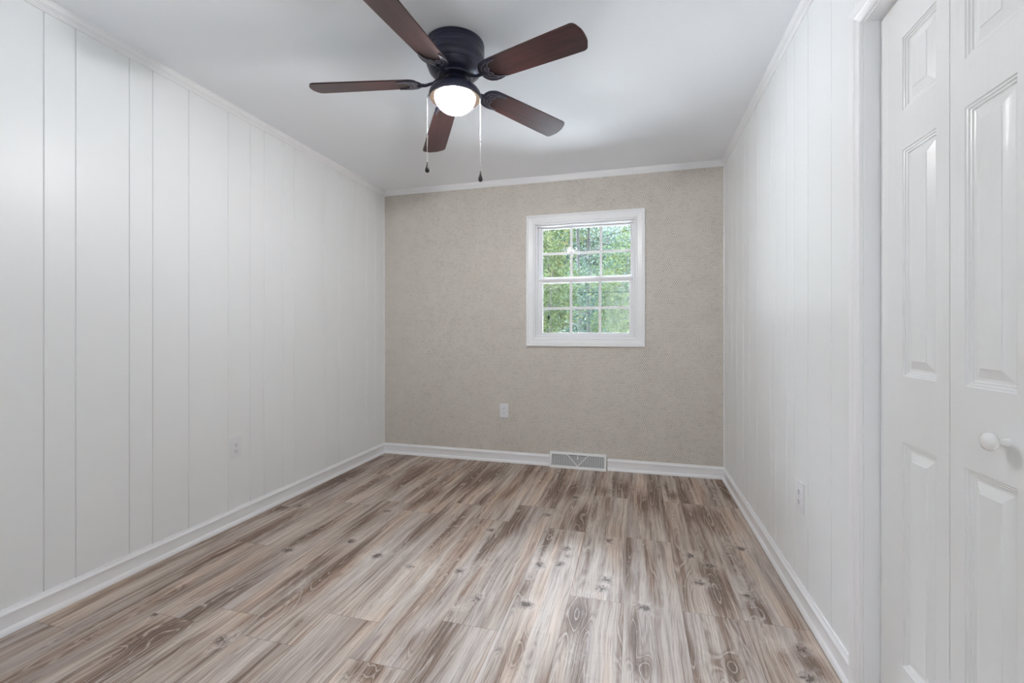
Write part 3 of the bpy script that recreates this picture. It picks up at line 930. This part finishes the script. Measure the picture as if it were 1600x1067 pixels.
# blades
def blade_outline():
    L0, L1 = .172, .656
    w0, w1 = .056, .0675
    pts = []
    # root: rounded
    for k in range(9):
        a = R(90 + 90 * k / 8)
        pts.append((L0 + .035 + .035 * math.cos(a), w0 - .035 + .035 * math.sin(a)))
    for k in range(9):
        a = R(180 + 90 * k / 8)
        pts.append((L0 + .035 + .035 * math.cos(a), -w0 + .035 + .035 * math.sin(a)))
    for k in range(1, 6):
        t = k / 6; pts.append((L0 + .035 + (L1 - .05 - L0 - .035) * t, -(w0 + (w1 - w0) * (t ** .8))))
    r = .020
    for k in range(7):
        a = R(-90 + 75 * k / 6); pts.append((L1 - .012 - r + r * math.cos(a), -w1 + r + r * math.sin(a)))
    for k in range(1, 8):
        t = k / 8; y = (-w1 + r + .006) * (1 - t) + (w1 - r - .006) * t
        pts.append((L1 - .012 + .012 * (1 - (y / w1) ** 2), y))
    for k in range(7):
        a = R(15 + 75 * k / 6); pts.append((L1 - .012 - r + r * math.cos(a), w1 - r + r * math.sin(a)))
    for k in range(5, 0, -1):
        t = k / 6; pts.append((L0 + .035 + (L1 - .05 - L0 - .035) * t, (w0 + (w1 - w0) * (t ** .8))))
    return pts
PITCH = -12.5
def make_blade(ang, ztip):
    zroot = 2.262
    sag = -math.asin((zroot - ztip) / .48)
    bm = bmesh.new()
    prism(bm, blade_outline(), -.003, .003)
    es = [e_ for e_ in bm.edges if abs(e_.verts[0].co.z - e_.verts[1].co.z) < 1e-6]
    bmesh.ops.bevel(bm, geom=es, offset=.0012, segments=2, affect='EDGES')
    bl = obj('blade', bm, 'mahogany', fan, smooth=40)
    m = Matrix.Rotation(R(ang), 4, 'Z') @ Matrix.Translation((.17, 0, fz(zroot))) @ Matrix.Rotation(-sag, 4, 'Y') @ Matrix.Rotation(R(PITCH), 4, 'X') @ Matrix.Translation((-.17, 0, 0))
    bl.matrix_basis = m
    # bracket below the blade root
    bm = bmesh.new()
    half = [(.152, .0), (.155, .022), (.164, .040), (.178, .052), (.198, .0585), (.222, .0595), (.246, .0555), (.262, .0475), (.246, .0465), (.228, .043), (.215, .034), (.207, .026), (.212, .017), (.206, .009), (.198, .0)]
    poly = half + [(x, -y) for x, y in reversed(half[1:-1])]
    prism(bm, poly, -.0075, -.0032)
    br = obj('blade_bracket', bm, 'bronze', bl, smooth=40)
    bm = bmesh.new()
    inv = m.inverted()
    a0 = inv @ (Matrix.Rotation(R(ang), 4, 'Z') @ Vector((.066, 0, fz(2.289))))
    tube(bm, [a0, a0.lerp(Vector((.14, 0, -.006)), .45) + Vector((0, 0, -.008)), (.135, 0, -.009), (.172, 0, -.0065)], [.008, .0065, .0070, .010], 10)
    arm = obj('arm', bm, 'bronze', br, smooth=60)
    bm = bmesh.new()
    edge = [(x, y, -.0078) for x, y in half[7:]] + [(x, -y, -.0078) for x, y in reversed(half[7:-1])]
    tube(bm, edge, .0014, 6)
    for s in (1, -1):
        tube(bm, [(.168, s * .006, -.008), (.172, s * .022, -.008), (.184, s * .034, -.008), (.200, s * .041, -.008), (.224, s * .048, -.008)], .0013, 6)
        tube(bm, [(.190, s * .004, -.008), (.186, s * .013, -.008), (.191, s * .021, -.008), (.200, s * .022, -.008)], .0012, 6)
    obj('scroll', bm, 'ridge', br, smooth=60)
    return bl
for ang, zt_ in ((-20.0, 2.240), (52.8, 2.226), (123.8, 2.200), (196.2, 2.236), (268.0, 2.225)):
    make_blade(ang, zt_)

# pull chains
cs_, sn_ = math.cos(YAW), math.sin(YAW)
for off, zk, conn in ((-.1275, 1.874, 2.030), (.1165, 1.832, 1.998)):
    px_, py_ = off * cs_, off * sn_
    bm = bmesh.new()
    inn = .90
    tube(bm, [(px_ * inn, py_ * inn, fz(2.214)), (px_, py_, fz(2.211)), (px_, py_, fz(2.203))], .0035, 8)
    z = 2.203
    while z > zk + .028:
        rr = .0014
        bmesh.ops.create_icosphere(bm, subdivisions=1, radius=rr, matrix=Matrix.Translation((px_, py_, fz(z))))
        z -= .0036
    tube(bm, [(px_, py_, fz(2.203)), (px_, py_, fz(zk + .028))], .0007, 5)
    ch = obj('pull_chain', bm, 'chain', fan, smooth=60)
    bm = bmesh.new()
    lathe(bm, [(0, .005), (.0018, .004), (.0026, 0), (.0018, -.004), (0, -.005)], (px_, py_, fz(conn)), 10)
    obj('connector', bm, 'black_fob', ch, smooth=60)
    bm = bmesh.new()
    lathe(bm, [(0, .030), (.0022, .030), (.0026, .020), (.0035, .017), (.0062, .008), (.0098, -.003), (.0105, -.009), (.0092, -.014), (.005, -.0175), (0, -.018)], (px_, py_, fz(zk)), 20)
    obj('pull_fob', bm, 'black_fob', ch, smooth=60)

# ================================================================ outdoors
GZ = -.9
bm = bmesh.new()
box(bm, -60, 40, YB + .11, 90, GZ - .3, GZ)
struct(obj('ground', bm, 'ground'))
bm = bmesh.new()
box(bm, XL - .5, XR + 1.2, YB + .11, YB + .62, 2.50, 2.62)
struct(obj('trim_7', bm, 'eave'))

def tree(label, x, y, height, crown, n, leaf, mat, trunks, seed, group, name='tree', cz0=0.3, branches=7):
    rnd = random.Random(seed)
    t = thing(name, label, name.replace('_', ' '), (x, y, GZ), (0, 0, 0), group)
    bm = bmesh.new()
    for (dx, dy, lean, r) in trunks:
        pts, rads = [], []
        for k in range(8):
            f = k / 7
            pts.append((dx + lean * f * height + .05 * math.sin(3 * f + seed), dy + .04 * math.sin(2.3 * f + seed), f * height * .95))
            rads.append(r * (1 - .75 * f))
        tube(bm, pts, rads, 8)
        for b in range(branches):
            f = rnd.uniform(.25, .9)
            p = Vector(pts[int(f * 7)])
            a = rnd.uniform(0, 6.28); ln = crown[0] * rnd.uniform(.5, .9)
            q = p + Vector((math.cos(a) * ln, math.sin(a) * ln, ln * rnd.uniform(.2, .7)))
            mid = p.lerp(q, .5) + Vector((0, 0, -.08 * ln))
            tube(bm, [p, mid, q], [r * .35, r * .22, r * .08], 5)
    obj('trunk', bm, 'bark', t, smooth=60)
    # leaves
    V = []
    c0 = height * cz0; ch = (height * 1.05 - c0) / 2
    rs = np.random.default_rng(seed)
    nc = max(6, n // 60)
    cl = []
    while len(cl) < nc:
        p = rs.uniform(-1, 1, 3)
        if (p ** 2).sum() < 1: cl.append(p)
    cl = np.array(cl)
    ids = rs.integers(0, nc, n)
    pos = cl[ids] + rs.normal(0, .13, (n, 3))
    pos = pos * np.array([crown[0], crown[1], ch]) + np.array([0, 0, c0 + ch])
    u = rs.normal(0, 1, (n, 3)); u /= np.linalg.norm(u, axis=1)[:, None]
    v = np.cross(u, rs.normal(0, 1, (n, 3))); v /= np.linalg.norm(v, axis=1)[:, None]
    s = (leaf * rs.uniform(.6, 1.3, n))[:, None]
    P = np.stack([pos - u * s, pos + v * s * .55, pos + u * s, pos - v * s * .55], 1).reshape(-1, 3)
    me = bpy.data.meshes.new('foliage')
    me.from_pydata(P.tolist(), [], np.arange(4 * n).reshape(-1, 4).tolist())
    me.materials.append(M[mat])
    o = bpy.data.objects.new('foliage', me)
    COL.objects.link(o); o.parent = t
    return t

G1 = 'trees beyond the window'
#TREES
tree('tall leafy tree with two slender trunks outside, behind the middle column of panes', -1.62, 14.6, 8.2, (1.5, 1.4), 4200, .055, 'leaf_green', ((0, 0, -.02, .085), (.21, .1, .004, .10)), 3, G1, cz0=.60)
tree('yellow green tree seen through the upper left panes', -3.0, 13.2, 6.0, (1.05, 1.0), 3600, .055, 'leaf_yellow', ((-.1, 0, .02, .06),), 5, G1, cz0=.28)
tree('pale grey green tree seen through the right hand panes of the upper sash', -.35, 14.2, 4.9, (1.25, 1.1), 5600, .055, 'leaf_cool', ((.1, 0, .02, .07),), 8, G1, cz0=.22)
tree('tree with grey trunk seen through the lower left panes', -2.35, 12.2, 4.6, (.9, .8), 2600, .050, 'leaf_green', ((0, 0, .01, .075), (-.32, .6, -.01, .05), (-.20, -.5, .01, .045)), 13, G1, cz0=.42)
tree('tall thin crowned tree far behind the others, upper left panes', -4.9, 24, 12, (2.4, 2.0), 4200, .085, 'leaf_green', ((0, 0, .01, .14), (.6, .3, -.01, .10)), 17, G1, cz0=.22)
tree('far tree filling the gap behind the middle panes', -2.6, 25, 8.0, (3.0, 2.0), 17000, .085, 'leaf_cool', ((0, 0, .01, .15), (1.2, .3, .0, .12)), 21, G1, cz0=.05)
tree('far tree filling the gap behind the right hand panes', .4, 23, 6.6, (2.4, 2.0), 15000, .085, 'leaf_green', ((0, 0, .0, .13),), 23, G1, cz0=.05)
tree('far olive tree behind the left hand panes', -6.2, 27, 8.0, (2.8, 2.0), 15000, .090, 'leaf_yellow', ((0, 0, .01, .14), (.9, 0, 0, .1)), 29, G1, cz0=.05)
for i, (x, y, mt, lb) in enumerate(((-1.9, 9.6, 'leaf_green', 'green shrub nearest the house behind the lower left panes'), (-.95, 10.2, 'leaf_cool', 'grey green shrub low behind the lower middle panes'), (-.25, 9.4, 'leaf_green', 'green shrub low behind the lower right panes'))):
    tree(lb, x, y, 3.6, (.75, .7), 3600, .040, mt, ((0, 0, .0, .03), (.1, .1, .03, .02)), 40 + i, 'shrubs beyond the window', 'shrub', cz0=.10)
#ENDTREES
bm = bmesh.new()
box(bm, XR + .85, 2.4, YB + .05, YB + .11, GZ, 2.50)
box(bm, XR + .85, 2.4, YB + .11, YB + .62, 2.50, 2.62)
struct(obj('wall_outside', bm, 'eave'))
for (p0, p1, sag, lab) in (((-1.6, 14.5, 4.05), (1.9, YB + .115, 2.40), .03, 'dark overhead cable rising to the right across the upper right panes'),
                           ((-1.6, 14.5, 4.05), (1.95, YB + .115, 1.55), .03, 'dark overhead cable falling to the right across the upper right panes'),
                           ((-3.1, 13.2, 2.30), (1.9, YB + .115, 1.50), .03, 'dark overhead cable low behind the second row of panes')):
    bm = bmesh.new()
    pts = [(p0[0] + (p1[0] - p0[0]) * t_ / 16, p0[1] + (p1[1] - p0[1]) * t_ / 16, p0[2] + (p1[2] - p0[2]) * t_ / 16 - sag * 4 * (t_ / 16) * (1 - t_ / 16)) for t_ in range(17)]
    tube(bm, pts, .007, 6)
    tag(obj('overhead_cable', bm, 'cable', smooth=60), lab, 'cable', 'overhead cables')
